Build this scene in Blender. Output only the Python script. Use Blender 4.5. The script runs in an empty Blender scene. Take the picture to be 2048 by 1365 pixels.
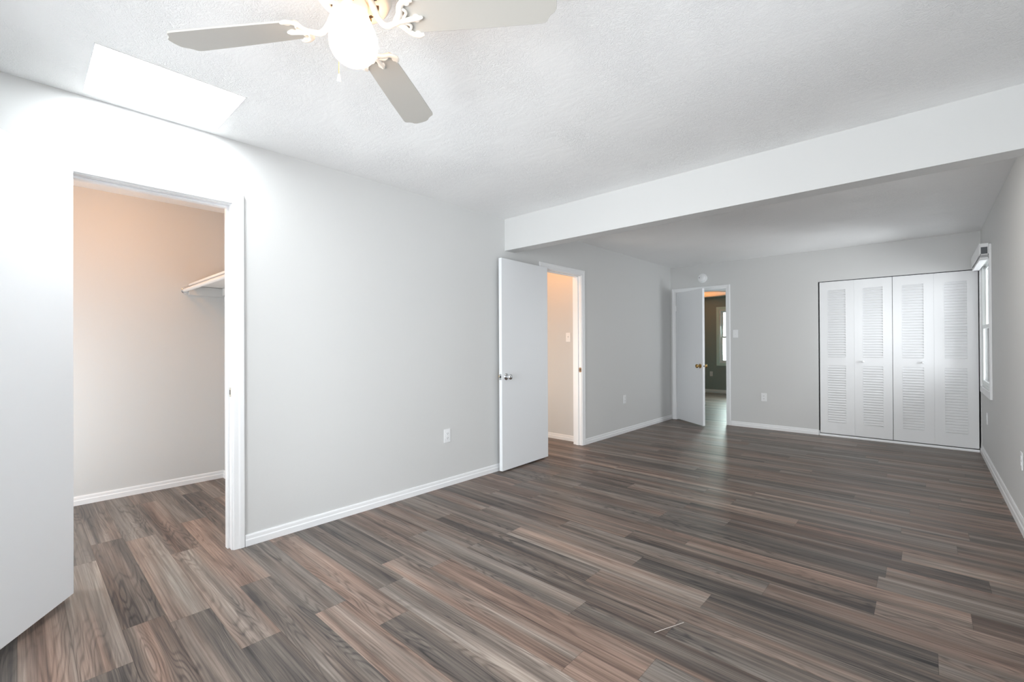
import bpy, bmesh, math, random
from mathutils import Vector, Matrix

SC = bpy.context.scene
COL = SC.collection
# ------------------------------------------------------------------ camera
F_PX, YAW, ROLL, PITCH = 904.19, 0.73954, -0.00494, 0.00372
CX, CY, CAM_H = 1024.92, 687.12, 1.2077
cam_d = bpy.data.cameras.new('camera')
cam = bpy.data.objects.new('camera', cam_d)
COL.objects.link(cam)
cam_d.sensor_width = 36.0
cam_d.sensor_fit = 'HORIZONTAL'
cam_d.lens = F_PX / 2048 * 36.0
cam_d.shift_x = -(CX - 1024) / 2048
cam_d.shift_y = (CY - 682.5) / 2048
cam_d.clip_start = 0.02
_c, _s = math.cos(YAW), math.sin(YAW)
_r0 = Vector((_c, _s, 0)); _f0 = Vector((-_s, _c, 0)); _u0 = Vector((0, 0, 1))
_f = _f0 * math.cos(PITCH) + _u0 * math.sin(PITCH)
_u2 = -_f0 * math.sin(PITCH) + _u0 * math.cos(PITCH)
_r = _r0 * math.cos(ROLL) + _u2 * math.sin(ROLL)
_u = -_r0 * math.sin(ROLL) + _u2 * math.cos(ROLL)
cam.matrix_world = Matrix(((_r.x, _u.x, -_f.x, 0), (_r.y, _u.y, -_f.y, 0), (_r.z, _u.z, -_f.z, CAM_H), (0, 0, 0, 1)))
SC.camera = cam

# ------------------------------------------------------------------ world, lights, exposure
SC.view_settings.view_transform = 'Standard'
SC.view_settings.look = 'None'
SC.view_settings.gamma = 1.0
SC.view_settings.use_curve_mapping = False
SC.view_settings.exposure = 0.0
wd = bpy.data.worlds.new('overcast_sky'); SC.world = wd; wd.use_nodes = True
bg = wd.node_tree.nodes['Background']
bg.inputs[0].default_value = (0.90, 0.95, 1.0, 1)
bg.inputs[1].default_value = 2.5


def area(name, loc, direction, sx, sy, power, color=(1, 1, 1), spread=180):
    d = bpy.data.lights.new(name, 'AREA')
    d.shape = 'RECTANGLE'; d.size = sx; d.size_y = sy; d.energy = power; d.color = color
    d.spread = math.radians(spread)
    o = bpy.data.objects.new(name, d); COL.objects.link(o)
    o.location = loc
    o.rotation_euler = Vector(direction).to_track_quat('-Z', 'Y').to_euler()
    return o


def point(name, loc, power, color, radius=0.05):
    d = bpy.data.lights.new(name, 'POINT'); d.energy = power; d.color = color; d.shadow_soft_size = radius
    o = bpy.data.objects.new(name, d); COL.objects.link(o); o.location = loc
    return o


DAY = (0.93, 0.97, 1.0)
area('daylight_back_window', (-1.50, -1.17, 1.10), (0, 1, 0), 1.5, 1.9, 112, DAY)
area('added_corner_daylight', (-0.08, -1.17, 1.40), (0, 1, 0), 0.8, 1.3, 36, DAY)  # added light at an unseen window, brightens beam end, ceiling and right wall
area('daylight_side_window', (0.70, 1.35, 1.22), (-1, 0, 0), 1.9, 1.9, 24, DAY)
area('daylight_far_window', (0.510, 6.59, 1.42), (-1, 0, 0), 0.84, 1.2, 29, DAY)
area('fill_behind_beam', (-0.60, 3.85, 2.40), (0.15, 0.1, -1), 0.35, 0.35, 10, (1.0, 0.95, 0.88))  # added unseen fill light, lifts the right wall of the far room
area('daylight_bedroom_window', (-3.23, 11.86, 1.4), (0, -1, -0.75), 0.8, 1.1, 50, (0.80, 1.0, 0.95), 125)
point('closet_bulb', (-3.95, 0.42, 2.34), 10.0, (1.0, 0.42, 0.09), 0.06)
area('closet_side_fill', (-4.0, -0.60, 0.85), (0, 1, 0), 0.9, 1.3, 24, DAY)  # added cool fill with no window behind it, greys the lower closet wall
point('hall_bulb', (-3.45, 4.15, 2.28), 7.5, (1.0, 0.40, 0.09), 0.06)
area('hall_end_fill', (-3.9, 3.16, 0.9), (0, 1, 0), 0.9, 1.2, 15, (1.0, 0.86, 0.74))  # added fill with no window behind it, brightens the lower hall wall
d_ = bpy.data.lights.new('bedroom_uplight', 'SPOT'); d_.energy = 38; d_.color = (1.0, 0.36, 0.08); d_.spot_size = math.radians(88); d_.shadow_soft_size = 0.05
o_ = bpy.data.objects.new('bedroom_uplight', d_); COL.objects.link(o_); o_.location = (-3.95, 10.75, 1.62); o_.rotation_euler = (math.radians(180), 0, 0)

# ------------------------------------------------------------------ material helpers
def mat(name, color, rough=0.6, metal=0.0, spec=0.5, bump=None, emit=None, emit_s=0.0, coat=0.0):
    m = bpy.data.materials.new(name); m.use_nodes = True
    nt = m.node_tree; b = nt.nodes['Principled BSDF']
    b.inputs['Base Color'].default_value = (*color, 1)
    b.inputs['Roughness'].default_value = rough
    b.inputs['Metallic'].default_value = metal
    b.inputs['Specular IOR Level'].default_value = spec
    b.inputs['Coat Weight'].default_value = coat
    if emit:
        b.inputs['Emission Color'].default_value = (*emit, 1)
        b.inputs['Emission Strength'].default_value = emit_s
    if bump:
        scale, strength, dist = bump
        tc = nt.nodes.new('ShaderNodeTexCoord')
        n = nt.nodes.new('ShaderNodeTexNoise'); n.inputs['Scale'].default_value = scale; n.inputs['Detail'].default_value = 4
        bp = nt.nodes.new('ShaderNodeBump'); bp.inputs['Strength'].default_value = strength; bp.inputs['Distance'].default_value = dist
        nt.links.new(tc.outputs['Object'], n.inputs['Vector'])
        nt.links.new(n.outputs['Fac'], bp.inputs['Height'])
        nt.links.new(bp.outputs['Normal'], b.inputs['Normal'])
    return m


M_WALL = mat('wall_paint', (0.64, 0.645, 0.64), 0.75, bump=(180, 0.12, 0.002))
M_BEAM = mat('beam_paint', (0.66, 0.665, 0.66), 0.75, bump=(160, 0.08, 0.002))
M_WALLB = mat('bedroom_paint', (0.33, 0.38, 0.36), 0.75, bump=(180, 0.1, 0.002))
M_TRIM = mat('trim_enamel', (0.84, 0.85, 0.86), 0.35, bump=(25, 0.04, 0.003))
M_DOOR = mat('door_enamel', (0.84, 0.86, 0.88), 0.42, bump=(14, 0.05, 0.004))
M_DOORW = mat('closet_door_enamel', (0.80, 0.81, 0.82), 0.40, bump=(60, 0.05, 0.002))
M_PLATE = mat('white_plastic', (0.83, 0.84, 0.85), 0.3)
M_SLOT = mat('dark_slot', (0.03, 0.03, 0.03), 0.6)
M_CHROME = mat('chrome', (0.75, 0.76, 0.78), 0.12, 1.0)
M_BRASS = mat('brass', (0.48, 0.31, 0.12), 0.22, 1.0)
M_BRONZE = mat('bronze_plate', (0.17, 0.11, 0.07), 0.35, 1.0)
M_NICKEL = mat('nickel_plate', (0.62, 0.58, 0.50), 0.3, 1.0)
M_BLADE = mat('fan_blade_laminate', (0.50, 0.485, 0.45), 0.45, bump=(40, 0.03, 0.001))
M_FAN = mat('fan_enamel', (0.86, 0.82, 0.76), 0.3)
M_GLOBE = mat('lit_globe', (1, 1, 1), 0.3, emit=(1.0, 0.62, 0.35), emit_s=14.0)
M_SKYL = mat('skylight_diffuser', (1, 1, 1), 0.5, emit=(0.93, 0.98, 1.0), emit_s=19.0)
M_SHADE = mat('closet_shade', (0.05, 0.05, 0.055), 0.9)  # near-black: the darkness of the closed closet put into the colour
M_VINYL = mat('window_vinyl', (0.80, 0.83, 0.82), 0.35)
M_MINT = mat('painted_window_casing', (0.66, 0.82, 0.77), 0.4)
M_TRACK = mat('aluminium_track', (0.70, 0.71, 0.72), 0.35, 0.3)
M_SHELF = mat('shelf_paint', (0.78, 0.75, 0.72), 0.5)
M_THREAD = mat('white_thread', (0.55, 0.50, 0.46), 0.8)


def glass_mat():
    m = bpy.data.materials.new('window_glass'); m.use_nodes = True
    nt = m.node_tree; nt.nodes.clear()
    o = nt.nodes.new('ShaderNodeOutputMaterial'); mx = nt.nodes.new('ShaderNodeMixShader')
    t = nt.nodes.new('ShaderNodeBsdfTransparent'); g = nt.nodes.new('ShaderNodeBsdfGlossy')
    g.inputs['Roughness'].default_value = 0.02
    fr = nt.nodes.new('ShaderNodeFresnel'); fr.inputs['IOR'].default_value = 1.45
    nt.links.new(fr.outputs[0], mx.inputs[0]); nt.links.new(t.outputs[0], mx.inputs[1]); nt.links.new(g.outputs[0], mx.inputs[2])
    nt.links.new(mx.outputs[0], o.inputs[0])
    return m


M_GLASS = glass_mat()


def ceiling_mat():
    m = mat('stomped_ceiling', (0.90, 0.905, 0.905), 0.42)
    nt = m.node_tree; b = nt.nodes['Principled BSDF']
    tc = nt.nodes.new('ShaderNodeTexCoord')
    n0 = nt.nodes.new('ShaderNodeTexNoise'); n0.inputs['Scale'].default_value = 14; n0.inputs['Detail'].default_value = 3
    vm = nt.nodes.new('ShaderNodeVectorMath'); vm.operation = 'MULTIPLY_ADD'
    vm.inputs[1].default_value = (0.10, 0.10, 0.10)
    nt.links.new(tc.outputs['Object'], n0.inputs['Vector'])
    nt.links.new(n0.outputs['Color'], vm.inputs[0]); nt.links.new(tc.outputs['Object'], vm.inputs[2])
    n1 = nt.nodes.new('ShaderNodeTexNoise'); n1.inputs['Scale'].default_value = 38; n1.inputs['Detail'].default_value = 5
    n1.inputs['Roughness'].default_value = 0.55; n1.inputs['Distortion'].default_value = 1.6
    nt.links.new(vm.outputs[0], n1.inputs['Vector'])
    # ridges: 1 - |2n-1|
    a = nt.nodes.new('ShaderNodeMath'); a.operation = 'MULTIPLY_ADD'; a.inputs[1].default_value = 2; a.inputs[2].default_value = -1
    ab = nt.nodes.new('ShaderNodeMath'); ab.operation = 'ABSOLUTE'
    pw = nt.nodes.new('ShaderNodeMath'); pw.operation = 'POWER'; pw.inputs[1].default_value = 0.5
    nt.links.new(n1.outputs['Fac'], a.inputs[0]); nt.links.new(a.outputs[0], ab.inputs[0]); nt.links.new(ab.outputs[0], pw.inputs[0])
    n2 = nt.nodes.new('ShaderNodeTexNoise'); n2.inputs['Scale'].default_value = 3.0; n2.inputs['Detail'].default_value = 2
    nt.links.new(tc.outputs['Object'], n2.inputs['Vector'])
    mr = nt.nodes.new('ShaderNodeMapRange'); mr.inputs[1].default_value = 0.35; mr.inputs[2].default_value = 0.7
    mr.inputs[3].default_value = 0.12; mr.inputs[4].default_value = 1.0
    nt.links.new(n2.outputs['Fac'], mr.inputs[0])
    mu = nt.nodes.new('ShaderNodeMath'); mu.operation = 'MULTIPLY'
    nt.links.new(pw.outputs[0], mu.inputs[0]); nt.links.new(mr.outputs[0], mu.inputs[1])
    bp = nt.nodes.new('ShaderNodeBump'); bp.inputs['Strength'].default_value = 0.5; bp.inputs['Distance'].default_value = 0.0075
    bp.invert = True
    n3 = nt.nodes.new('ShaderNodeTexNoise'); n3.inputs['Scale'].default_value = 11; n3.inputs['Detail'].default_value = 2; n3.inputs['Distortion'].default_value = 0.8
    mp = nt.nodes.new('ShaderNodeMapping'); mp.inputs['Scale'].default_value = (0.6, 1.5, 1)
    nt.links.new(tc.outputs['Object'], mp.inputs['Vector']); nt.links.new(mp.outputs[0], n3.inputs['Vector'])
    ad = nt.nodes.new('ShaderNodeMath'); ad.operation = 'MULTIPLY_ADD'; ad.inputs[1].default_value = 0.45
    nt.links.new(n3.outputs['Fac'], ad.inputs[0]); nt.links.new(mu.outputs[0], ad.inputs[2])
    nt.links.new(ad.outputs[0], bp.inputs['Height']); nt.links.new(bp.outputs['Normal'], b.inputs['Normal'])
    return m


M_CEIL = ceiling_mat()


def floor_mat():
    m = bpy.data.materials.new('vinyl_planks'); m.use_nodes = True
    nt = m.node_tree; N = nt.nodes; L = nt.links; b = N['Principled BSDF']
    at = N.new('ShaderNodeAttribute'); at.attribute_name = 'plank'
    sep = N.new('ShaderNodeSeparateColor'); L.new(at.outputs['Color'], sep.inputs[0])
    tone, hue, seed = sep.outputs[0], sep.outputs[1], sep.outputs[2]
    tc = N.new('ShaderNodeTexCoord')

    def math_(op, x, y=None, z=None):
        n = N.new('ShaderNodeMath'); n.operation = op
        for i, v in enumerate((x, y, z)):
            if v is None: continue
            if isinstance(v, (int, float)): n.inputs[i].default_value = v
            else: L.new(v, n.inputs[i])
        return n.outputs[0]
    cmb = N.new('ShaderNodeCombineXYZ')
    L.new(math_('MULTIPLY', seed, 37.0), cmb.inputs[0]); L.new(math_('MULTIPLY', seed, 91.0), cmb.inputs[1]); L.new(math_('MULTIPLY', seed, 53.0), cmb.inputs[2])
    add = N.new('ShaderNodeVectorMath'); add.operation = 'ADD'
    L.new(tc.outputs['Object'], add.inputs[0]); L.new(cmb.outputs[0], add.inputs[1])

    def noise(sx, sy, scale, detail, dist=0.0, rough=0.5):
        mp = N.new('ShaderNodeMapping'); mp.inputs['Scale'].default_value = (sx, sy, 1)
        L.new(add.outputs[0], mp.inputs['Vector'])
        n = N.new('ShaderNodeTexNoise'); n.inputs['Scale'].default_value = scale; n.inputs['Detail'].default_value = detail
        n.inputs['Distortion'].default_value = dist; n.inputs['Roughness'].default_value = rough
        L.new(mp.outputs[0], n.inputs['Vector'])
        return n.outputs['Fac']
    broad = noise(0.42, 10.0, 1.6, 4, 0.3)            # wide light/dark streaks in a plank
    ringn = noise(0.75, 8.0, 1.0, 2, 0.12)           # contours of this become cathedral grain
    fine = noise(1.8, 120.0, 1.0, 6, 0.25, 0.68)     # fibres
    knot = noise(1.4, 8.0, 1.0, 2, 0.5)
    rings = math_('SINE', math_('MULTIPLY', ringn, 150.0))
    rings = math_('POWER', math_('MULTIPLY_ADD', rings, 0.5, 0.5), 3.0)
    rmask = N.new('ShaderNodeMapRange'); rmask.inputs[1].default_value = 0.42; rmask.inputs[2].default_value = 0.62
    L.new(knot, rmask.inputs[0])
    # value
    v = math_('MULTIPLY_ADD', math_('SUBTRACT', broad, 0.5), 1.10, tone)
    v = math_('MULTIPLY_ADD', math_('SUBTRACT', fine, 0.5), 0.95, v)
    v = math_('SUBTRACT', v, math_('MULTIPLY', math_('MULTIPLY', rings, rmask.outputs[0]), 0.20))
    cr = N.new('ShaderNodeValToRGB'); e = cr.color_ramp.elements
    e[0].position = 0.0; e[0].color = (0.030, 0.027, 0.026, 1)
    e[1].position = 1.0; e[1].color = (0.42, 0.36, 0.31, 1)
    for p, c in ((0.25, (0.066, 0.056, 0.052, 1)), (0.5, (0.145, 0.117, 0.100, 1)), (0.75, (0.255, 0.210, 0.180, 1))):
        k = e.new(p); k.color = c
    L.new(v, cr.inputs[0])
    # hue drift: grey <-> rosy
    hn = noise(0.4, 8.0, 1.3, 2, 0.3)
    hv = math_('MULTIPLY_ADD', math_('SUBTRACT', hn, 0.5), 1.7, hue)
    hr = N.new('ShaderNodeValToRGB'); h = hr.color_ramp.elements
    h[0].position = 0.15; h[0].color = (0.92, 0.99, 1.03, 1)
    h[1].position = 0.9; h[1].color = (1.12, 0.96, 0.90, 1)
    k = h.new(0.5); k.color = (1, 1, 1, 1)
    L.new(hv, hr.inputs[0])
    mx = N.new('ShaderNodeMix'); mx.data_type = 'RGBA'; mx.blend_type = 'MULTIPLY'; mx.inputs[0].default_value = 1.0
    L.new(cr.outputs[0], mx.inputs[6]); L.new(hr.outputs[0], mx.inputs[7])
    # seams from UV (metres from plank edges)
    uv = N.new('ShaderNodeUVMap'); uv.uv_map = 'edge'
    su = N.new('ShaderNodeSeparateXYZ'); L.new(uv.outputs[0], su.inputs[0])
    d = math_('MINIMUM', su.outputs[0], su.outputs[1])
    sm = N.new('ShaderNodeMapRange'); sm.inputs[1].default_value = 0.0; sm.inputs[2].default_value = 0.0016
    sm.inputs[3].default_value = 0.55; sm.inputs[4].default_value = 1.0
    L.new(d, sm.inputs[0])
    mx2 = N.new('ShaderNodeMix'); mx2.data_type = 'RGBA'; mx2.blend_type = 'MULTIPLY'; mx2.inputs[0].default_value = 1.0
    L.new(mx.outputs[2], mx2.inputs[6]); L.new(sm.outputs[0], mx2.inputs[7])
    L.new(mx2.outputs[2], b.inputs['Base Color'])
    rr = N.new('ShaderNodeMapRange'); rr.inputs[3].default_value = 0.32; rr.inputs[4].default_value = 0.46
    L.new(fine, rr.inputs[0]); L.new(rr.outputs[0], b.inputs['Roughness'])
    b.inputs['Specular IOR Level'].default_value = 0.18
    bp = N.new('ShaderNodeBump'); bp.inputs['Strength'].default_value = 0.25; bp.inputs['Distance'].default_value = 0.0012
    L.new(math_('MULTIPLY_ADD', fine, 0.6, math_('MULTIPLY', sm.outputs[0], 0.9)), bp.inputs['Height'])
    L.new(bp.outputs['Normal'], b.inputs['Normal'])
    return m


M_FLOOR = floor_mat()

# ------------------------------------------------------------------ mesh helpers
def box(bm, x0, x1, y0, y1, z0, z1, M=None):
    vs = [Vector((x, y, z)) for x in (x0, x1) for y in (y0, y1) for z in (z0, z1)]
    if M is not None: vs = [M @ v for v in vs]
    v = [bm.verts.new(p) for p in vs]
    for f in ((0, 1, 3, 2), (4, 6, 7, 5), (0, 4, 5, 1), (2, 3, 7, 6), (0, 2, 6, 4), (1, 5, 7, 3)):
        bm.faces.new([v[i] for i in f])
    return v


def lathe(bm, prof, seg=32, M=None):
    """prof: (radius, z) list revolved about Z; end caps where radius is 0."""
    rings = []
    for r, z in prof:
        if r < 1e-6:
            p = Vector((0, 0, z)); rings.append([bm.verts.new(M @ p if M else p)])
        else:
            ring = []
            for i in range(seg):
                a = 2 * math.pi * i / seg
                p = Vector((r * math.cos(a), r * math.sin(a), z)); ring.append(bm.verts.new(M @ p if M else p))
            rings.append(ring)
    for a, b in zip(rings, rings[1:]):
        n = max(len(a), len(b))
        if len(a) == 1 and len(b) == 1: continue
        for i in range(n):
            j = (i + 1) % n
            if len(a) == 1: bm.faces.new((a[0], b[i], b[j]))
            elif len(b) == 1: bm.faces.new((a[i], b[0], a[j]))
            else: bm.faces.new((a[i], b[i], b[j], a[j]))
    for ring, fl in ((rings[0], False), (rings[-1], True)):
        if len(ring) > 1: bm.faces.new(ring if fl else ring[::-1])


def tube(bm, pts, rad, seg=10, flat=1.0, M=None):
    pts = [Vector(p) for p in pts]
    n = len(pts); rads = rad if isinstance(rad, (list, tuple)) else [rad] * n
    prev = None; rings = []
    for i, p in enumerate(pts):
        t = (pts[min(i + 1, n - 1)] - pts[max(i - 1, 0)]).normalized()
        ref = Vector((0, 0, 1)) if abs(t.z) < 0.93 else Vector((1, 0, 0))
        a = t.cross(ref).normalized() if prev is None else (prev - t * prev.dot(t)).normalized()
        prev = a; bb = t.cross(a).normalized()
        ring = []
        for k in range(seg):
            th = 2 * math.pi * k / seg
            q = p + a * math.cos(th) * rads[i] + bb * math.sin(th) * rads[i] * flat
            ring.append(bm.verts.new(M @ q if M else q))
        rings.append(ring)
    for A, B in zip(rings, rings[1:]):
        for k in range(seg):
            j = (k + 1) % seg
            bm.faces.new((A[k], A[j], B[j], B[k]))
    bm.faces.new(rings[0][::-1]); bm.faces.new(rings[-1])


def smooth_curve(ctrl, n=8):
    """Catmull-Rom through control points."""
    P = [Vector(c) for c in ctrl]; P = [P[0] * 2 - P[1]] + P + [P[-1] * 2 - P[-2]]
    out = []
    for i in range(1, len(P) - 2):
        for k in range(n):
            t = k / n
            out.append(0.5 * ((2 * P[i]) + (-P[i - 1] + P[i + 1]) * t + (2 * P[i - 1] - 5 * P[i] + 4 * P[i + 1] - P[i + 2]) * t * t
                              + (-P[i - 1] + 3 * P[i] - 3 * P[i + 1] + P[i + 2]) * t ** 3))
    out.append(P[-2]); return out


def prism(bm, outline, z0, z1, M=None):
    lo = [bm.verts.new(M @ Vector((x, y, z0)) if M else Vector((x, y, z0))) for x, y in outline]
    hi = [bm.verts.new(M @ Vector((x, y, z1)) if M else Vector((x, y, z1))) for x, y in outline]
    bm.faces.new(lo[::-1]); bm.faces.new(hi)
    n = len(lo)
    for i in range(n):
        bm.faces.new((lo[i], lo[(i + 1) % n], hi[(i + 1) % n], hi[i]))


def link(name, bm, m, parent=None, bevel=0.0, smooth=False):
    bmesh.ops.recalc_face_normals(bm, faces=bm.faces[:])
    me = bpy.data.meshes.new(name); bm.to_mesh(me); bm.free()
    for mm in (m if isinstance(m, (list, tuple)) else (m,)): me.materials.append(mm)
    o = bpy.data.objects.new(name, me); COL.objects.link(o)
    if smooth:
        for p in me.polygons: p.use_smooth = True
        md = o.modifiers.new('edges', 'EDGE_SPLIT'); md.split_angle = math.radians(40)
    if bevel:
        md = o.modifiers.new('soft_edges', 'BEVEL'); md.width = bevel; md.segments = 2; md.limit_method = 'ANGLE'
    if parent is not None: o.parent = parent
    return o


def thing(name, label, cat, loc, rot=None, group=None):
    o = bpy.data.objects.new(name, None); COL.objects.link(o); o.empty_display_size = 0.05
    o.location = loc
    if rot is not None: o.rotation_euler = rot
    o['label'] = label; o['category'] = cat
    if group: o['group'] = group
    return o


def struct(o, label=None):
    o['kind'] = 'structure'
    if label: o['label'] = label
    return o


def sbox(name, m, *boxes, parent=None, label=None, bevel=0.0):
    bm = bmesh.new()
    for b_ in boxes: box(bm, *b_)
    o = link(name, bm, m, parent, bevel)
    return struct(o, label) if parent is None else o


def inst(src, parent, name=None):
    c = src.copy(); COL.objects.link(c); c.parent = parent
    return c


# ------------------------------------------------------------------ measured room
XL, XR, YB, YF, ZC = -3.038, 0.459, -0.95, 7.142, 2.44
T = 0.12
D1 = (0.150, 0.856, 2.050)     # clear opening y0, y1, head z of the near closet door
D2 = (3.823, 4.552, 2.030)
D3 = (-2.950, -2.196, 2.030)   # x0, x1, head
J = 0.018                      # jamb thickness
WN1 = (6.13, 7.05, 0.74, 2.06)  # far window in right wall: y0 y1 z0 z1
WN2 = (0.40, 2.30, 0.25, 2.15)  # glass door/window beside the camera
WN3 = (-2.25, -0.75, 0.13, 2.07)  # window behind the camera (x0 x1 z0 z1)
WN_ADDED = (-0.50, 0.34, 0.75, 2.07)  # unseen opening added to let more light onto the right side
WN4 = (-3.72, -2.75, 0.74, 2.05)  # bedroom window in the wall at y=11.6
YQ = 11.6
SK = (-2.978, -2.472, 0.211, 0.768)
CLX = -4.785                   # back of near closet
BZ = 2.132

# ------------------------------------------------------------------ floor of planks
def build_floor():
    PW, PL = 0.1505, 1.22
    # (row, joint_x, tone left of joint, tone right of joint, hue left, hue right)
    known = {1: (-2.25, .66, .30, .45, .2), 3: (-2.445, .62, .42, .6, .35), 4: (-2.02, .68, .22, .65, .3), 6: (-2.035, .48, .66, .2, .75),
             7: (-1.746, .62, .30, .6, .5), 8: (-2.01, .33, .60, .35, .6), 9: (-2.222, .28, .55, .2, .6), 10: (-.77, .50, .46, .95, .3),
             11: (-1.184, .58, .30, .4, .55), 13: (-1.291, .28, .52, .5, .6), 14: (-.768, .60, .30, .6, .35), 15: (-1.19, .50, .24, .5, .45),
             17: (-1.395, .48, .27, .6, .5), 19: (-1.405, .46, .28, .45, .5), 21: (-.989, .46, .27, .55, .4)}
    rnd = random.Random(11)
    x0, x1, y0, y1 = -5.0, 0.62, -1.2, 12.0
    k0 = math.floor(y0 / PW); k1 = math.ceil(y1 / PW)
    me = bpy.data.meshes.new('floor')
    verts, faces, cols, uvs = [], [], [], []
    for k in range(k0, k1):
        if k in known: j = known[k][0]
        else: j = x0 + rnd.uniform(0, PL)
        off = (j - x0) % PL
        xs = [x0] + [x0 + off + i * PL for i in range(8)]
        xs = [x for x in xs if x < x1] + [x1]
        ya, yb = max(y0, k * PW), min(y1, (k + 1) * PW)
        for a, b_ in zip(xs, xs[1:]):
            if b_ - a < 1e-4: continue
            tone = rnd.choice((.34, .44, .48, .50, .53, .56, .60)); hue = rnd.uniform(.2, .8)
            if k in known:
                q = known[k]
                if abs(b_ - q[0]) < 0.01: tone, hue = q[1], q[3]
                elif abs(a - q[0]) < 0.01: tone, hue = q[2], q[4]
            s = rnd.random(); tone = 0.57 + (tone - 0.5) * 0.68
            w, d = b_ - a, yb - ya
            # 8-vertex ring so the UV can carry distance to the nearest edge
            xm, ym = (a + b_) / 2, (ya + yb) / 2
            i0 = len(verts)
            h = d / 2
            verts += [(a, ya, 0), (b_, ya, 0), (b_, yb, 0), (a, yb, 0), (a + min(h, w / 2.01), ym, 0), (b_ - min(h, w / 2.01), ym, 0)]
            for f, dist in (((0, 1, 5, 4), (0, 0, h, h)), ((2, 3, 4, 5), (0, 0, h, h)), ((3, 0, 4), (0, 0, h)), ((1, 2, 5), (0, 0, h))):
                faces.append([i0 + q for q in f])
                cols += [(tone, hue, s, 1)] * len(f)
                uvs += [(x, 1.0) for x in dist]
    me.from_pydata(verts, [], faces)
    ca = me.color_attributes.new('plank', 'FLOAT_COLOR', 'CORNER')
    for i, c in enumerate(cols): ca.data[i].color = c
    ul = me.uv_layers.new(name='edge')
    for i, c in enumerate(uvs): ul.data[i].uv = c
    me.materials.append(M_FLOOR)
    o = bpy.data.objects.new('floor', me); COL.objects.link(o); struct(o, 'grey brown wood grain vinyl plank floor')


build_floor()

# ------------------------------------------------------------------ ceiling, walls, beam
sbox('ceiling', M_CEIL,
     (-5.0, SK[0], YB - T, 12.0, ZC, ZC + 0.12), (SK[1], 0.62, YB - T, 12.0, ZC, ZC + 0.12),
     (SK[0], SK[1], YB - T, SK[2], ZC, ZC + 0.12), (SK[0], SK[1], SK[3], 12.0, ZC, ZC + 0.12))
sbox('ceiling.001', M_CEIL, (-5.0, -1.5, YF + T, 11.74, 2.365, ZC - 0.002), label='lower ceiling of the room beyond the far doorway')
XO = XL - T
sbox('wall_left', M_WALL,
     (XO, XL, YB - T, D1[0] - J, 0, ZC), (XO, XL, D1[0] - J, D1[1] + J, D1[2] + J, ZC),
     (XO, XL, D1[1] + J, D2[0] - J, 0, ZC), (XO, XL, D2[0] - J, D2[1] + J, D2[2] + J, ZC),
     (XO, XL, D2[1] + J, YF, 0, ZC))
BF = (-1.042, 0.452, 2.022)   # bifold opening in far wall
sbox('wall_far', M_WALL,
     (XO, D3[0] - J, YF, YF + T, 0, ZC), (D3[0] - J, D3[1] + J, YF, YF + T, D3[2] + J, ZC),
     (D3[1] + J, BF[0], YF, YF + T, 0, ZC), (BF[0], BF[1], YF, YF + T, BF[2], ZC), (BF[1], XR, YF, YF + T, 0, ZC))
XRO = XR + 0.14
a_, b_, c_, d_ = WN1; e_, f_, g_, h_ = WN2
sbox('wall_right', M_WALL,
     (XR, XRO, YB - T, e_, 0, ZC), (XR, XRO, e_, f_, 0, g_), (XR, XRO, e_, f_, h_, ZC),
     (XR, XRO, f_, a_, 0, ZC), (XR, XRO, a_, b_, 0, c_), (XR, XRO, a_, b_, d_, ZC), (XR, XRO, b_, 7.95, 0, ZC))
a_, b_, c_, d_ = WN3
sbox('wall_back', M_WALL,
     (XL, a_, YB - T, YB, 0, ZC), (b_, WN_ADDED[0], YB - T, YB, 0, ZC), (WN_ADDED[1], XR, YB - T, YB, 0, ZC), (a_, b_, YB - T, YB, 0, c_), (a_, b_, YB - T, YB, d_, ZC),
     (WN_ADDED[0], WN_ADDED[1], YB - T, YB, 0, WN_ADDED[2]), (WN_ADDED[0], WN_ADDED[1], YB - T, YB, WN_ADDED[3], ZC))
sbox('beam', M_BEAM, (XL, XR, 3.226, 3.365, BZ, ZC), label='white drywall beam crossing the ceiling')
# near closet shell, hall shell, far closet shell, bedroom shell
sbox('wall_closet', M_WALL, (CLX - T, CLX, -0.75, 1.41, 0, ZC), (CLX, XO, 1.29, 1.41, 0, ZC), (CLX, XO, -0.75, -0.63, 0, ZC))
sbox('wall_hall', M_WALL, (-4.62, XO, 4.68, 4.80, 0, ZC), (-4.74, -4.62, 3.00, 4.80, 0, ZC), (-4.62, XO, 3.00, 3.12, 0, ZC))
sbox('wall_wardrobe', M_SHADE, (BF[0] - 0.12, BF[0] - 0.0, YF + T, 7.95, 0, ZC), (BF[0] - 0.12, XR, 7.83, 7.95, 0, ZC))
a_, b_, c_, d_ = WN4
sbox('wall_bedroom', M_WALLB,
     (-4.9, a_, YQ, YQ + 0.14, 0, ZC), (b_, -1.6, YQ, YQ + 0.14, 0, ZC), (a_, b_, YQ, YQ + 0.14, 0, c_), (a_, b_, YQ, YQ + 0.14, d_, ZC),
     (-5.0, -4.9, 9.0, YQ + 0.14, 0, ZC), (-1.6, -1.5, YF + T, YQ + 0.14, 0, ZC), (-5.0, -3.195, 8.98, 9.10, 0, ZC))
sbox('wall_passage', M_WALLB, (-3.30, -3.195, YF + T, 8.98, 0, ZC))

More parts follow.
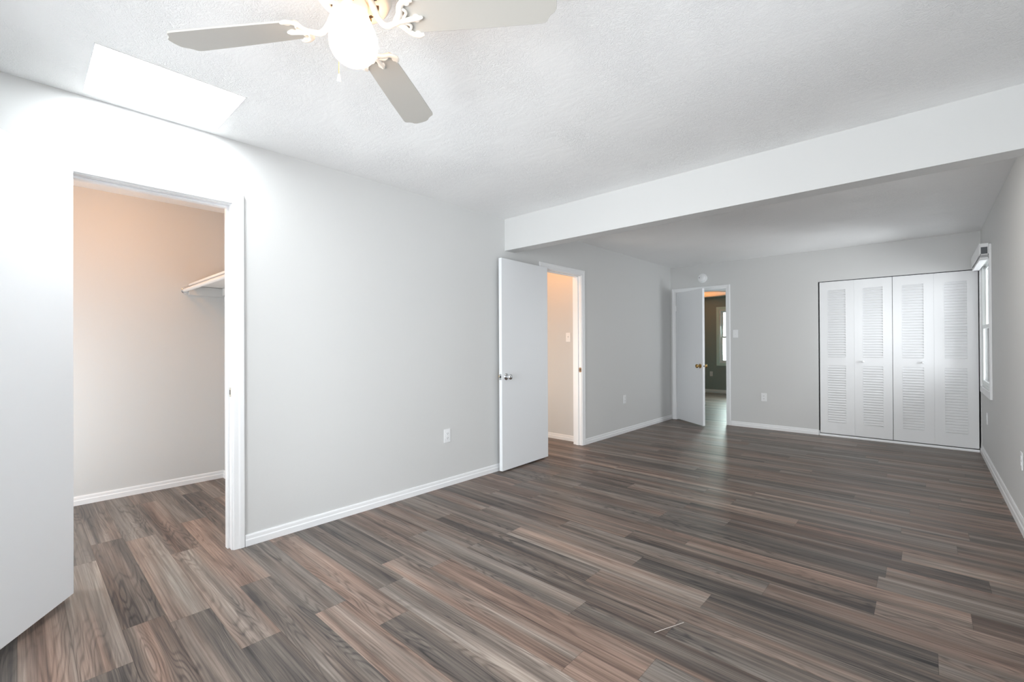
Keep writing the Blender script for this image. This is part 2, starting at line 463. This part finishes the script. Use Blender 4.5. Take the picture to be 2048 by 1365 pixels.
# ------------------------------------------------------------------ baseboards
def baseboard(name, p, q, nrm, h=0.068, t=0.013, m=M_TRIM):
    """profile board from p to q (xy), nrm = outward xy normal into the room"""
    prof = [(0, 0), (t, 0), (t, h * 0.52), (t * 0.72, h * 0.62), (t * 0.66, h * 0.88), (t * 0.45, h), (0, h)]
    bm = bmesh.new(); n = Vector((*nrm, 0)); ends = []
    for e in (p, q):
        ends.append([bm.verts.new(Vector((*e, 0)) + n * a + Vector((0, 0, z))) for a, z in prof])
    k = len(prof)
    for i in range(k): bm.faces.new((ends[0][i], ends[0][(i + 1) % k], ends[1][(i + 1) % k], ends[1][i]))
    bm.faces.new(ends[0][::-1]); bm.faces.new(ends[1])
    return struct(link(name, bm, m))


CW = 0.062   # casing width
baseboard('baseboard_left', (XL, D1[1] + 0.008 + CW), (XL, D2[0] - 0.008 - CW), (1, 0))
baseboard('baseboard_left.001', (XL, D2[1] + 0.008 + CW), (XL, YF), (1, 0))
baseboard('baseboard_left.002', (XL, YB), (XL, D1[0] - 0.008 - CW), (1, 0))
baseboard('baseboard_far', (D3[1] + 0.006 + CW, YF), (BF[0], YF), (0, -1))
baseboard('baseboard_right', (XR, 2.35), (XR, YF), (-1, 0), h=0.085, t=0.016)
baseboard('baseboard_back', (XL, YB), (XR, YB), (0, 1))
baseboard('baseboard_closet', (CLX, -0.63), (CLX, 1.29), (1, 0))
baseboard('baseboard_closet.001', (CLX, 1.29), (XO, 1.29), (0, -1))
baseboard('baseboard_hall', (-4.62, 4.68), (XO, 4.68), (0, -1))
baseboard('baseboard_bedroom', (-4.9, YQ), (-1.6, YQ), (0, -1), h=0.085)
baseboard('baseboard_passage', (-3.195, YF + T), (-3.195, 9.10), (1, 0), h=0.08, t=0.017)

# ------------------------------------------------------------------ door trims
def frame_bm(u0, u1, head, w, depth0, depth1, conv):
    """U shaped casing with a stepped profile; conv(u, d, z) -> xyz"""
    bm = bmesh.new()
    prof = [(0, depth0), (0, depth0 + (depth1 - depth0) * 0.6), (0.006, depth0 + (depth1 - depth0) * 0.75), (w * 0.45, depth0 + (depth1 - depth0) * 0.8),
            (w * 0.6, depth1), (w - 0.004, depth1), (w, depth0 + (depth1 - depth0) * 0.8), (w, depth0)]
    loops = []
    for (us, zs, su, sz) in ((u0, 0, -1, 0), (u0, head, -1, 1), (u1, head, 1, 1), (u1, 0, 1, 0)):
        loops.append([bm.verts.new(conv(us + su * a, d, zs + sz * a)) for a, d in prof])
    k = len(prof)
    for A, B in zip(loops, loops[1:]):
        for i in range(k): bm.faces.new((A[i], A[(i + 1) % k], B[(i + 1) % k], B[i]))
    bm.faces.new(loops[0][::-1]); bm.faces.new(loops[-1])
    return bm


def jamb_bm(u0, u1, head, dA, dB, conv, stop_at):
    bm = bmesh.new()

    def bx(ua, ub, da, db, za, zb):
        vs = [bm.verts.new(conv(u, d, z)) for u in (ua, ub) for d in (da, db) for z in (za, zb)]
        for f in ((0, 1, 3, 2), (4, 6, 7, 5), (0, 4, 5, 1), (2, 3, 7, 6), (0, 2, 6, 4), (1, 5, 7, 3)):
            bm.faces.new([vs[i] for i in f])
    bx(u0 - J, u0, dA, dB, 0, head + J); bx(u1, u1 + J, dA, dB, 0, head + J); bx(u0, u1, dA, dB, head, head + J)
    s0, s1 = stop_at
    bx(u0, u0 + 0.011, s0, s1, 0, head); bx(u1 - 0.011, u1, s0, s1, 0, head); bx(u0 + 0.011, u1 - 0.011, s0, s1, head - 0.011, head)
    return bm


def left_conv(u, d, z): return Vector((XL + d, u, z))
def far_conv(u, d, z): return Vector((u, YF - d, z))


R = 0.006
t1 = struct(link('trim_1', frame_bm(D1[0] - R, D1[1] + R, D1[2] + R, CW, 0.0, 0.015, left_conv), M_TRIM, bevel=0.0015), 'white casing around the near closet doorway')
link('jamb', jamb_bm(*D1, 0.0, -T, left_conv, (-0.040, -0.078)), M_TRIM, t1, bevel=0.001)
t2 = struct(link('trim_2', frame_bm(D2[0] - R, D2[1] + R, D2[2] + R, CW, 0.0, 0.015, left_conv), M_TRIM, bevel=0.0015), 'white casing around the lit hall doorway')
link('jamb', jamb_bm(*D2, 0.0, -T, left_conv, (-0.040, -0.078)), M_TRIM, t2, bevel=0.001)
t3 = struct(link('trim_3', frame_bm(D3[0] - R, D3[1] + R, D3[2] + R, CW - 0.005, 0.0, 0.015, far_conv), M_TRIM, bevel=0.0015), 'white casing around the far bedroom doorway')
link('jamb', jamb_bm(*D3, 0.0, -T, far_conv, (-0.040, -0.078)), M_TRIM, t3, bevel=0.001)


def strike(parent, y, z, m, w=0.030, h=0.057):
    """rounded plate on the far jamb face of a left-wall doorway (faces -y)"""
    bm = bmesh.new()
    o = []
    for i in range(20):
        a = 2 * math.pi * i / 20
        o.append((w / 2 * math.copysign(abs(math.cos(a)) ** 0.5, math.cos(a)), h / 2 * math.copysign(abs(math.sin(a)) ** 0.5, math.sin(a))))
    Mx = Matrix.Translation((XL - 0.017, y, z)) @ Matrix.Rotation(math.radians(90), 4, 'X')
    prism(bm, o, 0, 0.0018, Mx)
    s = link('strike_plate', bm, m, parent)
    bm = bmesh.new(); box(bm, XL - 0.024, XL - 0.010, y - 0.0024, y - 0.0017, z - 0.014, z + 0.014)
    link('latch_hole', bm, M_SLOT, s)


strike(t1, D1[1], 0.935, M_NICKEL)
strike(t2, D2[1], 0.905, M_BRONZE, 0.034)

# ------------------------------------------------------------------ doors
def knob_prof():
    return [(0.0, 0.0), (0.031, 0.0), (0.032, 0.004), (0.026, 0.009), (0.013, 0.012), (0.011, 0.030), (0.018, 0.036), (0.026, 0.044),
            (0.028, 0.053), (0.025, 0.062), (0.017, 0.067), (0.0, 0.068)]


def make_door(name, label, hinge, direction, width, z0, z1, side, knob_m, latch_m, knob_z=0.905, knobs=True, knob_scale=1.0, back_squash=1.0, back_m=None):
    """slab local: x along the door from hinge, y from 0 to -side*thickness ... ; origin = hinge line"""
    th = 0.035
    e = bpy.data.objects.new(name, None); COL.objects.link(e); e['kind'] = 'structure'; e['label'] = label
    dx, dy = direction
    e.location = (hinge[0], hinge[1], 0); e.rotation_euler = (0, 0, math.atan2(dy, dx))
    bm = bmesh.new(); ya, yb = (0, th) if side > 0 else (-th, 0)
    box(bm, 0, width, ya, yb, z0, z1)
    link('door_slab', bm, M_DOOR, e, bevel=0.002)
    kx = width - 0.060
    if knobs:
        for s in (1, -1):
            bm = bmesh.new()
            y = yb if s > 0 else ya
            Mx = Matrix.Translation((kx, y, knob_z)) @ Matrix.Rotation(math.radians(-90 * s), 4, 'X') @ Matrix.Scale(knob_scale, 4)
            if s < 0: Mx = Mx @ Matrix.Scale(back_squash, 4, Vector((0, 0, 1)))
            lathe(bm, knob_prof(), 28, Mx)
            link('door_knob', bm, (back_m or knob_m) if s < 0 else knob_m, e, smooth=True)
        bm = bmesh.new(); box(bm, width - 0.0005, width + 0.0016, (ya + yb) / 2 - 0.0125, (ya + yb) / 2 + 0.0125, knob_z - 0.028, knob_z + 0.028)
        lp = link('latch_plate', bm, latch_m, e, bevel=0.0008)
        bm = bmesh.new(); box(bm, width + 0.0016, width + 0.009, (ya + yb) / 2 - 0.006, (ya + yb) / 2 + 0.006, knob_z - 0.008, knob_z + 0.008)
        link('latch_bolt', bm, M_SLOT, lp)
    return e, ya, yb


def hinges(e, side_y, zs):
    for z in zs:
        bm = bmesh.new()
        lathe(bm, [(0, -0.048), (0.0085, -0.045), (0.0085, 0.045), (0, 0.048)], 12, Matrix.Translation((-0.002, side_y - 0.004, z)))
        box(bm, 0.0, 0.034, side_y - 0.0025, side_y, z - 0.044, z + 0.044)
        link('hinge', bm, M_TRIM, e, smooth=True)


dn = Vector((0.837, -0.547)).normalized()
d1, ya, yb = make_door('door_1', 'white flat door swung wide open into the room at the left edge', (XL + 0.018, D1[0] + 0.003), dn, 0.70, 0.035, 2.062, 1, M_CHROME, M_NICKEL)
hinges(d1, 0, (0.27, 1.85))
ang = math.radians(-90 + 2.4)
d2, ya, yb = make_door('door_2', 'white flat door with chrome knobs folded back flat against the left wall', (XL + 0.0205, D2[0] + 0.004), (math.cos(ang), math.sin(ang)), 0.744, 0.014, 2.035, 1, M_CHROME, M_CHROME, knob_z=0.905, back_squash=0.60, back_m=M_BRASS)
hinges(d2, 0, (0.25, 1.82))
ang = math.radians(-36.5)
d3, ya, yb = make_door('door_3', 'white flat door with brass knobs standing half open at the far wall', (D3[0] + 0.004, YF - 0.004), (math.cos(ang), math.sin(ang)), 0.69, 0.015, 2.022, 1, M_BRASS, M_PLATE, knob_z=0.885, knob_scale=1.05)
hinges(d3, 0, (0.24, 1.78))

# ------------------------------------------------------------------ skylight
sk = thing('skylight', 'square white glowing skylight set in the ceiling beside the left wall', 'skylight', ((SK[0] + SK[1]) / 2, (SK[2] + SK[3]) / 2, ZC + 0.05))
hx, hy = (SK[1] - SK[0]) / 2, (SK[3] - SK[2]) / 2
bm = bmesh.new(); box(bm, -hx + 0.004, hx - 0.004, -hy + 0.004, hy - 0.004, -0.012, 0.0)
link('diffuser', bm, M_SKYL, sk)
bm = bmesh.new()
for b_ in ((-hx, -hx + 0.004, -hy, hy), (hx - 0.004, hx, -hy, hy), (-hx + .004, hx - .004, -hy, -hy + 0.004), (-hx + .004, hx - .004, hy - 0.004, hy)):
    box(bm, *b_, -0.052, 0.02)
link('frame', bm, M_TRIM, sk)

# ------------------------------------------------------------------ ceiling fan
FC = Vector((-1.320, 0.714, 0))
fan = thing('ceiling_fan', 'white four blade ceiling fan with a lit pear shaped globe', 'ceiling fan', (FC.x, FC.y, ZC))
def rel(z): return z - ZC
bm = bmesh.new()
lathe(bm, [(0, rel(2.284)), (0.062, rel(2.284)), (0.064, rel(2.288)), (0.077, rel(2.288)), (0.079, rel(2.284)), (0.100, rel(2.286)), (0.110, rel(2.294)), (0.118, rel(2.315)), (0.120, rel(2.350)),
           (0.112, rel(2.380)), (0.085, rel(2.400)), (0.080, rel(2.4395)), (0, rel(2.4395))], 56)
mh = link('motor_housing', bm, M_FAN, fan, smooth=True)
for k in range(8):
    bm = bmesh.new()
    a0 = math.radians(45 * k + 8); a1 = a0 + math.radians(28)
    arc = [(math.cos(a0 + (a1 - a0) * i / 8), math.sin(a0 + (a1 - a0) * i / 8)) for i in range(9)]
    prism(bm, [(c * .066, s * .066) for c, s in arc] + [(c * .076, s * .076) for c, s in arc[::-1]], rel(2.2862), rel(2.2900))
    link('motor_vent', bm, M_BRONZE, mh)
bm = bmesh.new()
lathe(bm, [(0, rel(2.285)), (0.040, rel(2.285)), (0.044, rel(2.278)), (0.0455, rel(2.262)), (0.0455, rel(2.250)), (0.041, rel(2.248)), (0, rel(2.248))], 40)
ft = link('light_fitter', bm, M_FAN, fan, smooth=True)
for k in range(3):
    a = math.radians(-30 + 120 * k)
    bm = bmesh.new()
    Mx = Matrix.Translation((0.046 * math.cos(a), 0.046 * math.sin(a), rel(2.262))) @ Matrix.Rotation(a, 4, 'Z') @ Matrix.Rotation(math.radians(90), 4, 'Y')
    lathe(bm, [(0, 0), (0.002, 0), (0.002, 0.008), (0.0055, 0.009), (0.0055, 0.014), (0, 0.015)], 12, Mx)
    link('thumbscrew', bm, M_BRASS, ft, smooth=True)
gp = [(0.0, 2.0905), (0.018, 2.0925), (0.036, 2.0990), (0.052, 2.1100), (0.064, 2.1240), (0.0715, 2.1400), (0.0742, 2.1580), (0.0725, 2.1760), (0.0665, 2.1950),
      (0.0590, 2.2130), (0.0520, 2.2300), (0.0460, 2.2440), (0.0410, 2.2520), (0, 2.2530)]
gp = [(r, rel(z)) for r, z in gp]
bm = bmesh.new(); lathe(bm, gp, 48); link('globe', bm, M_GLOBE, fan, smooth=True)

TILT = math.radians(11)
ZB = rel(2.222)
def blade_outline():
    pts = []
    half = [(0.165, 0.046), (0.172, 0.052), (0.30, 0.0585), (0.45, 0.064), (0.585, 0.067), (0.597, 0.0655), (0.604, 0.060), (0.609, 0.050), (0.6175, 0.040), (0.6285, 0.032), (0.634, 0.022), (0.636, 0.0)]
    top = half; bot = [(x, -y) for x, y in half[:-1]][::-1]
    return bot[::-1][:0] + [(x, -y) for x, y in half] + [(x, y) for x, y in half[:-1]][::-1]


def build_blade():
    bm = bmesh.new(); prism(bm, blade_outline(), -0.003, 0.003, Matrix.Translation((0, 0, ZB)) @ Matrix.Rotation(-TILT, 4, 'X'))
    return link('blade', bm, M_BLADE, fan, bevel=0.0012)


def build_iron():
    bm = bmesh.new()
    Rt = Matrix.Translation((0, 0, ZB)) @ Matrix.Rotation(-TILT, 4, 'X')
    arm = smooth_curve([(0.056, 0, rel(2.290)), (0.066, 0, rel(2.264)), (0.084, 0, rel(2.226)), (0.108, 0, rel(2.203)), (0.140, 0, rel(2.208)), (0.165, 0, rel(2.2165))], 7)
    n = len(arm); tube(bm, arm, [0.0105 - 0.003 * i / n for i in range(n)], 10)
    z = -0.007
    for s in (1, -1):
        side = smooth_curve([(0.140, 0.002 * s, z - 0.006), (0.158, 0.022 * s, z - 0.004), (0.170, 0.046 * s, z), (0.190, 0.060 * s, z), (0.212, 0.058 * s, z)], 6)
        tube(bm, side, [0.0095] * (len(side) - 4) + [0.009, 0.008, 0.007, 0.005], 10, flat=0.55, M=Rt)
        scroll = smooth_curve([(0.165, 0.006 * s, z - 0.003), (0.180, 0.022 * s, z), (0.172, 0.036 * s, z), (0.160, 0.030 * s, z)], 6)
        tube(bm, scroll, 0.0045, 8, M=Rt)
        lathe(bm, [(0, -0.004), (0.011, -0.003), (0.012, 0), (0.012, 0.0035), (0, 0.004)], 16, Rt @ Matrix.Translation((0.192, 0.057 * s, z)))
    mid = smooth_curve([(0.150, 0, z - 0.006), (0.180, 0, z - 0.002), (0.205, 0.0, z), (0.226, 0, z + 0.001)], 6)
    tube(bm, mid, [0.008] * (len(mid) - 4) + [0.007, 0.006, 0.0045, 0.003], 8, M=Rt)
    lathe(bm, [(0, -0.004), (0.011, -0.003), (0.012, 0), (0.012, 0.0035), (0, 0.004)], 16, Rt @ Matrix.Translation((0.205, 0, z)))
    return link('blade_iron', bm, M_FAN, fan, smooth=True)


b0, i0 = build_blade(), build_iron()
for k, a in enumerate((34.5, 124.5, 214.5, 304.5)):
    for s in (b0, i0):
        o = s if k == 0 else inst(s, fan)
        o.rotation_euler = (0, 0, math.radians(a))
# pull chain with its white end piece
bm = bmesh.new()
px, py = -0.052, -0.023
ztop, zend = rel(2.284), rel(2.072)
box(bm, px - 0.0006, px + 0.0006, py - 0.0006, py + 0.0006, zend, ztop)
nb = 44
for i in range(nb):
    z = ztop + (zend - ztop) * i / (nb - 1)
    lathe(bm, [(0, -0.0014), (0.0013, 0), (0, 0.0014)], 6, Matrix.Translation((px, py, z)))
ch = link('pull_chain', bm, M_BRASS, fan)
bm = bmesh.new(); lathe(bm, [(0, zend + 0.002), (0.0030, zend), (0.0036, zend - 0.006), (0.0062, zend - 0.020), (0.0050, zend - 0.024), (0, zend - 0.024)], 16, Matrix.Translation((px, py, 0)))
link('chain_end', bm, M_PLATE, ch, smooth=True)

# ------------------------------------------------------------------ outlets, switches
def plate_bm(w=0.070, h=0.115, d=0.0055):
    bm = bmesh.new(); box(bm, -w / 2, w / 2, -d, 0, -h / 2, h / 2); return bm


def outlet(label, loc, rz, group='wall outlets'):
    t = thing('electrical_outlet', label, 'outlet', loc, (0, 0, rz))
    link('cover_plate', plate_bm(), M_PLATE, t, bevel=0.002)
    for s in (1, -1):
        bm = bmesh.new(); o = []
        for i in range(20):
            a = 2 * math.pi * i / 20; o.append((0.0165 * math.cos(a), max(-0.0125, min(0.0125, 0.0165 * math.sin(a)))))
        prism(bm, o, 0, 0.0022, Matrix.Translation((0, -0.0055, 0.0195 * s)) @ Matrix.Rotation(math.radians(90), 4, 'X'))
        r = link('receptacle', bm, M_PLATE, t)
        bm = bmesh.new()
        for x, hh in ((-0.0062, 0.0085), (0.0062, 0.0070)): box(bm, x - 0.0011, x + 0.0011, -0.0079, -0.0076, 0.0195 * s + 0.001 - hh / 2, 0.0195 * s + 0.003 + hh / 2)
        lathe(bm, [(0, 0), (0.0022, 0), (0.0022, 0.0003), (0, 0.0003)], 10, Matrix.Translation((0, -0.0076, 0.0195 * s - 0.0075)) @ Matrix.Rotation(math.radians(90), 4, 'X'))
        link('slots', bm, M_SLOT, r)
    bm = bmesh.new(); lathe(bm, [(0, 0), (0.003, 0), (0.003, 0.001), (0, 0.0015)], 12, Matrix.Translation((0, -0.0055, 0)) @ Matrix.Rotation(math.radians(90), 4, 'X'))
    link('screw', bm, M_PLATE, t, smooth=True)
    return t


def switch(label, loc, rz, w=0.070):
    t = thing('light_switch', label, 'light switch', loc, (0, 0, rz))
    link('cover_plate', plate_bm(w), M_PLATE, t, bevel=0.002)
    bm = bmesh.new(); box(bm, -0.0055, 0.0055, -0.0064, -0.0055, -0.0125, 0.0125)
    link('slot_bezel', bm, M_TRACK, t)
    bm = bmesh.new(); box(bm, -0.0040, 0.0040, -0.015, 0, -0.005, 0.006, Matrix.Translation((0, -0.004, 0.002)) @ Matrix.Rotation(math.radians(-25), 4, 'X'))
    link('toggle', bm, M_PLATE, t, bevel=0.001)
    for s in (1, -1):
        bm = bmesh.new(); lathe(bm, [(0, 0), (0.003, 0), (0.003, 0.001), (0, 0.0015)], 12, Matrix.Translation((0, -0.0055, 0.030 * s)) @ Matrix.Rotation(math.radians(90), 4, 'X'))
        link('screw', bm, M_PLATE, t, smooth=True)
    return t


# local -Y is the face direction: left wall faces +X -> rotate +90deg ; far wall faces -Y -> 0 ; right wall faces -X -> -90deg
outlet('white duplex outlet low on the left wall between closet doorway and folded back door', (XL, 2.490, 0.431), math.radians(90))
outlet('white duplex outlet low on the left wall beyond the lit doorway', (XL, 5.598, 0.458), math.radians(90))
outlet('white duplex outlet low on the far wall between the doorway and the louvered doors', (-1.691, YF, 0.449), 0)
outlet('white duplex outlet on the right wall below the window', (XR, 6.556, 0.445), math.radians(-90))
outlet('white duplex outlet on the right wall cut by the picture edge', (XR, 4.375, 0.443), math.radians(-90))
outlet('pale outlet on the dark bedroom wall seen through the far doorway', (-3.915, YQ, 0.470), 0)
switch('white toggle switch on the far wall beside the open door', (-2.062, YF, 1.357), 0)
switch('white toggle switch on the warm lit hall wall', (-3.316, 4.68, 1.302), 0)

# ------------------------------------------------------------------ smoke detector
sd = thing('smoke_detector', 'round white smoke detector on the far wall above the door', 'smoke detector', (-2.530, YF, 2.225))
RX = Matrix.Rotation(math.radians(90), 4, 'X')
bm = bmesh.new(); lathe(bm, [(0, 0), (0.070, 0), (0.070, 0.014), (0.064, 0.020), (0, 0.020)], 40, RX)
link('mounting_base', bm, M_PLATE, sd, smooth=True)
bm = bmesh.new(); lathe(bm, [(0, 0.020), (0.052, 0.020), (0.055, 0.026), (0.050, 0.042), (0.036, 0.048), (0, 0.049)], 40, RX)
link('cover', bm, M_PLATE, sd, smooth=True)
bm = bmesh.new(); lathe(bm, [(0, 0), (0.006, 0), (0.006, 0.003), (0, 0.003)], 16, Matrix.Translation((-0.034, -0.0465, 0.006)) @ RX)
link('test_button', bm, M_SLOT, sd)

# ------------------------------------------------------------------ louvered bifold closet doors on the far wall
def leaf(t, x0, x1, nu=27, nl=23):
    """one louvered leaf in local coords (local origin at left of unit, y=0 front face)"""
    w = x1 - x0; z0, z1, th = 0.033, 2.013, 0.028
    st = 0.088; la, lb = x0 + st, x1 - st
    za, zb_, zc, zd = 0.185, 0.920, 1.030, 1.905
    bm = bmesh.new()
    box(bm, x0, la, 0, th, z0, z1); box(bm, lb, x1, 0, th, z0, z1)
    box(bm, la, lb, 0, th, z0, za); box(bm, la, lb, 0, th, zb_, zc); box(bm, la, lb, 0, th, zd, z1)
    box(bm, la, lb, th * 0.82, th, za, zb_); box(bm, la, lb, th * 0.82, th, zc, zd)
    lf = link('door_leaf', bm, M_DOORW, t)
    bm = bmesh.new()
    for a, b_, n in ((zc, zd, nu), (za, zb_, nl)):
        p = (b_ - a) / n
        for i in range(n):
            zz = a + p * i
            # slat: leans out towards the bottom
            q = [(0.021, zz + p * 1.14), (0.0105, zz + p * 1.14), (-0.0035, zz + p * 0.22), (-0.0035, zz + p * 0.08), (0.006, zz + p * 0.03)]
            lo = [bm.verts.new((la, y, z)) for y, z in q]; hi = [bm.verts.new((lb, y, z)) for y, z in q]
            bm.faces.new(lo); bm.faces.new(hi[::-1])
            for k in range(5): bm.faces.new((lo[k], hi[k], hi[(k + 1) % 5], lo[(k + 1) % 5]))
    link('louver_panel', bm, M_DOORW, lf)
    return lf


def bifold(label, x_left, xs, knob_x):
    t = thing('bifold_door', label, 'closet door', (x_left, YF + 0.012, 0))
    for a, b_ in zip(xs, xs[1:]): leaf(t, a + (0.0013 if a == xs[0] else 0.0004), b_ - (0.0013 if b_ == xs[-1] else 0.0004))
    bm = bmesh.new(); lathe(bm, [(0, 0), (0.008, 0), (0.007, 0.010), (0.013, 0.018), (0.015, 0.024), (0.010, 0.030), (0, 0.031)], 20,
                            Matrix.Translation((knob_x, 0, 0.978)) @ RX)
    link('knob', bm, M_DOORW, t, smooth=True)
    return t


bifold('white louvered folding closet door pair nearer the hallway door', -1.027, (0, 0.366, 0.737), 0.366 + 0.088)
bifold('white louvered folding closet door pair beside the right wall', -0.288, (0, 0.367, 0.727), 0.367 - 0.098)
tr = thing('closet_track', 'thin white floor track under the louvered doors', 'door track', (BF[0], YF, 0))
bm = bmesh.new(); box(bm, 0.012, BF[1] - BF[0] - 0.012, -0.022, 0.045, 0, 0.009); link('base_rail', bm, M_TRIM, tr, bevel=0.002)
bm = bmesh.new(); box(bm, 0.012, BF[1] - BF[0] - 0.012, -0.006, 0.003, 0.009, 0.026); link('front_lip', bm, M_TRIM, tr, bevel=0.001)
bm = bmesh.new(); box(bm, 0.002, 0.011, 0.0, 0.03, 0.0, 0.060); link('pivot_bracket', bm, M_TRACK, tr, bevel=0.001)
hd = struct(link('header_gap_shade', (lambda b: (box(b, BF[0], BF[1], YF + 0.02, YF + 0.055, 2.012, 2.022), b)[1])(bmesh.new()), M_SHADE))  # dark strip standing in for the shaded gap above the doors

# ------------------------------------------------------------------ windows
def window(name, conv, u0, u1, z0, z1, casing_m, label=None, cw=0.065, depth=0.14, mid=None, shallow=False):
    """double hung window; conv(u, d, z): d = distance into the room from the wall face (negative = into the wall)"""
    def bx(bm, ua, ub, da, db, za, zb):
        vs = [bm.verts.new(conv(u, d, z)) for u in (ua, ub) for d in (da, db) for z in (za, zb)]
        for f in ((0, 1, 3, 2), (4, 6, 7, 5), (0, 4, 5, 1), (2, 3, 7, 6), (0, 2, 6, 4), (1, 5, 7, 3)):
            bm.faces.new([vs[i] for i in f])
    bm = bmesh.new()
    bx(bm, u0 - cw, u0, 0, 0.016, z0 - cw, z1 + cw); bx(bm, u1, u1 + cw, 0, 0.016, z0 - cw, z1 + cw)
    bx(bm, u0, u1, 0, 0.016, z1, z1 + cw); bx(bm, u0, u1, 0, 0.016, z0 - cw, z0)
    w = link(name, bm, casing_m, bevel=0.002); struct(w, label)
    bm = bmesh.new(); t = 0.03
    bx(bm, u0, u0 + t, -depth, 0, z0, z1); bx(bm, u1 - t, u1, -depth, 0, z0, z1)
    bx(bm, u0 + t, u1 - t, -depth, 0, z1 - t, z1); bx(bm, u0 + t, u1 - t, -depth, 0, z0, z0 + t)
    link('window_frame', bm, M_VINYL, w, bevel=0.001)
    mid = mid or (z0 + z1) / 2; s = 0.03 if shallow else 0.04
    for nm, za, zb, da, db in (('upper_sash', mid - 0.018, z1 - t, -0.095, -0.065), ('lower_sash', z0 + t, mid + 0.018, -0.062, -0.032)):
        if shallow: da, db = (-0.046, -0.026) if nm == 'upper_sash' else (-0.024, -0.004)
        bm = bmesh.new()
        bx(bm, u0 + t, u0 + t + s, da, db, za, zb); bx(bm, u1 - t - s, u1 - t, da, db, za, zb)
        bx(bm, u0 + t + s, u1 - t - s, da, db, zb - 0.036, zb); bx(bm, u0 + t + s, u1 - t - s, da, db, za, za + 0.036)
        sa = link(nm, bm, M_VINYL, w, bevel=0.001)
        bm = bmesh.new(); bx(bm, u0 + t + s, u1 - t - s, (da + db) / 2 - 0.003, (da + db) / 2 + 0.003, za + 0.036, zb - 0.036)
        link('pane', bm, M_GLASS, sa)
    return w


def right_conv(u, d, z): return Vector((XR - d, u, z))
def back_conv(u, d, z): return Vector((u, YB + d, z))
def bed_conv(u, d, z): return Vector((u, YQ - d, z))


window('window_1', right_conv, *WN1, M_TRIM, 'double hung window with white casing on the right wall', mid=1.375, shallow=True)
window('window_2', bed_conv, *WN4, M_MINT, 'pale green cased window in the room beyond the far doorway', mid=1.375)
window('window_3', right_conv, *WN2, M_TRIM, mid=1.2)
window('window_4', back_conv, *WN3, M_TRIM, depth=0.12)
window('added_window', back_conv, *WN_ADDED, M_TRIM, depth=0.12)  # added unseen window for the corner light

# raised blind with headrail on the far right window
bl = thing('window_blind', 'white mini blind pulled up under its boxed headrail on the right wall window', 'blind', (XR - 0.016, 6.10, 2.10))
L_ = 0.98
bm = bmesh.new()   # hollow headrail channel with open near end
for b_ in ((-0.056, 0, 0, L_, 0.034, 0.038), (-0.056, -0.050, 0, L_, -0.060, 0.034), (-0.006, 0, 0, L_, -0.060, 0.034), (-0.050, -0.006, 0, 0.004, 0.004, 0.034),
           (-0.050, -0.006, 0, 0.004, -0.068, -0.060), (-0.050, -0.006, 0.03, L_, -0.064, -0.060)):
    box(bm, *b_)
link('headrail', bm, M_PLATE, bl, bevel=0.001)
bm = bmesh.new(); box(bm, -0.049, -0.007, 0.003, 0.010, -0.059, 0.004); link('end_recess_shade', bm, mat('recess_shade', (0.10, 0.11, 0.12), 0.5), bl)  # dark block paints the shade inside the hollow headrail end
bm = bmesh.new()
for i in range(8):
    z = -0.064 - i * 0.0032
    box(bm, -0.053, -0.004, 0.004, L_ - 0.006, z - 0.0014, z)
link('slat_stack', bm, M_PLATE, bl)
bm = bmesh.new(); box(bm, -0.056, -0.002, 0.002, L_ - 0.004, -0.108, -0.091); link('bottom_rail', bm, M_PLATE, bl, bevel=0.003)
bm = bmesh.new(); box(bm, -0.062, -0.0565, -0.002, L_, -0.075, 0.040); link('valance', bm, M_PLATE, bl, bevel=0.001)

# ------------------------------------------------------------------ closet shelf and rod
sh = thing('closet_shelf', 'painted wall shelf high in the warm lit closet', 'shelf', (CLX, 1.29, 1.742))
bm = bmesh.new(); box(bm, 0.004, XO - CLX - 0.02, -0.272, 0, 0, 0.018); link('board', bm, M_SHELF, sh, bevel=0.002)
bm = bmesh.new(); box(bm, 0, 0.018, -0.272, 0, -0.082, -0.003); link('cleat', bm, M_WALL, sh, bevel=0.002)
bm = bmesh.new(); box(bm, 0.018, XO - CLX - 0.02, -0.018, 0, -0.070, -0.002); link('cleat', bm, M_WALL, sh, bevel=0.002)
rd = thing('closet_rod', 'round closet rod hung below the shelf front with a steel end socket', 'closet rod', (CLX, 0.989, 1.700))
bm = bmesh.new(); lathe(bm, [(0, 0.004), (0.016, 0.004), (0.016, 1.40), (0, 1.40)], 24, Matrix.Rotation(math.radians(90), 4, 'Y')); link('rod', bm, M_SHELF, rd, smooth=True)
bm = bmesh.new(); lathe(bm, [(0, 0), (0.027, 0), (0.027, 0.004), (0.021, 0.006), (0.021, 0.020), (0.0165, 0.020), (0.0165, 0.006), (0, 0.006)], 28, Matrix.Rotation(math.radians(90), 4, 'Y')); link('rod_socket', bm, M_CHROME, rd, smooth=True)

# ------------------------------------------------------------------ thread on the floor
bm = bmesh.new()
tube(bm, smooth_curve([(-0.842, 1.795, 0.002), (-0.822, 1.845, 0.002), (-0.800, 1.893, 0.0025), (-0.779, 1.945, 0.002)], 6), 0.0012, 6)
th = link('thread_scrap', bm, M_THREAD); th['label'] = 'thin pale scrap of thread lying on the plank floor'; th['category'] = 'thread'
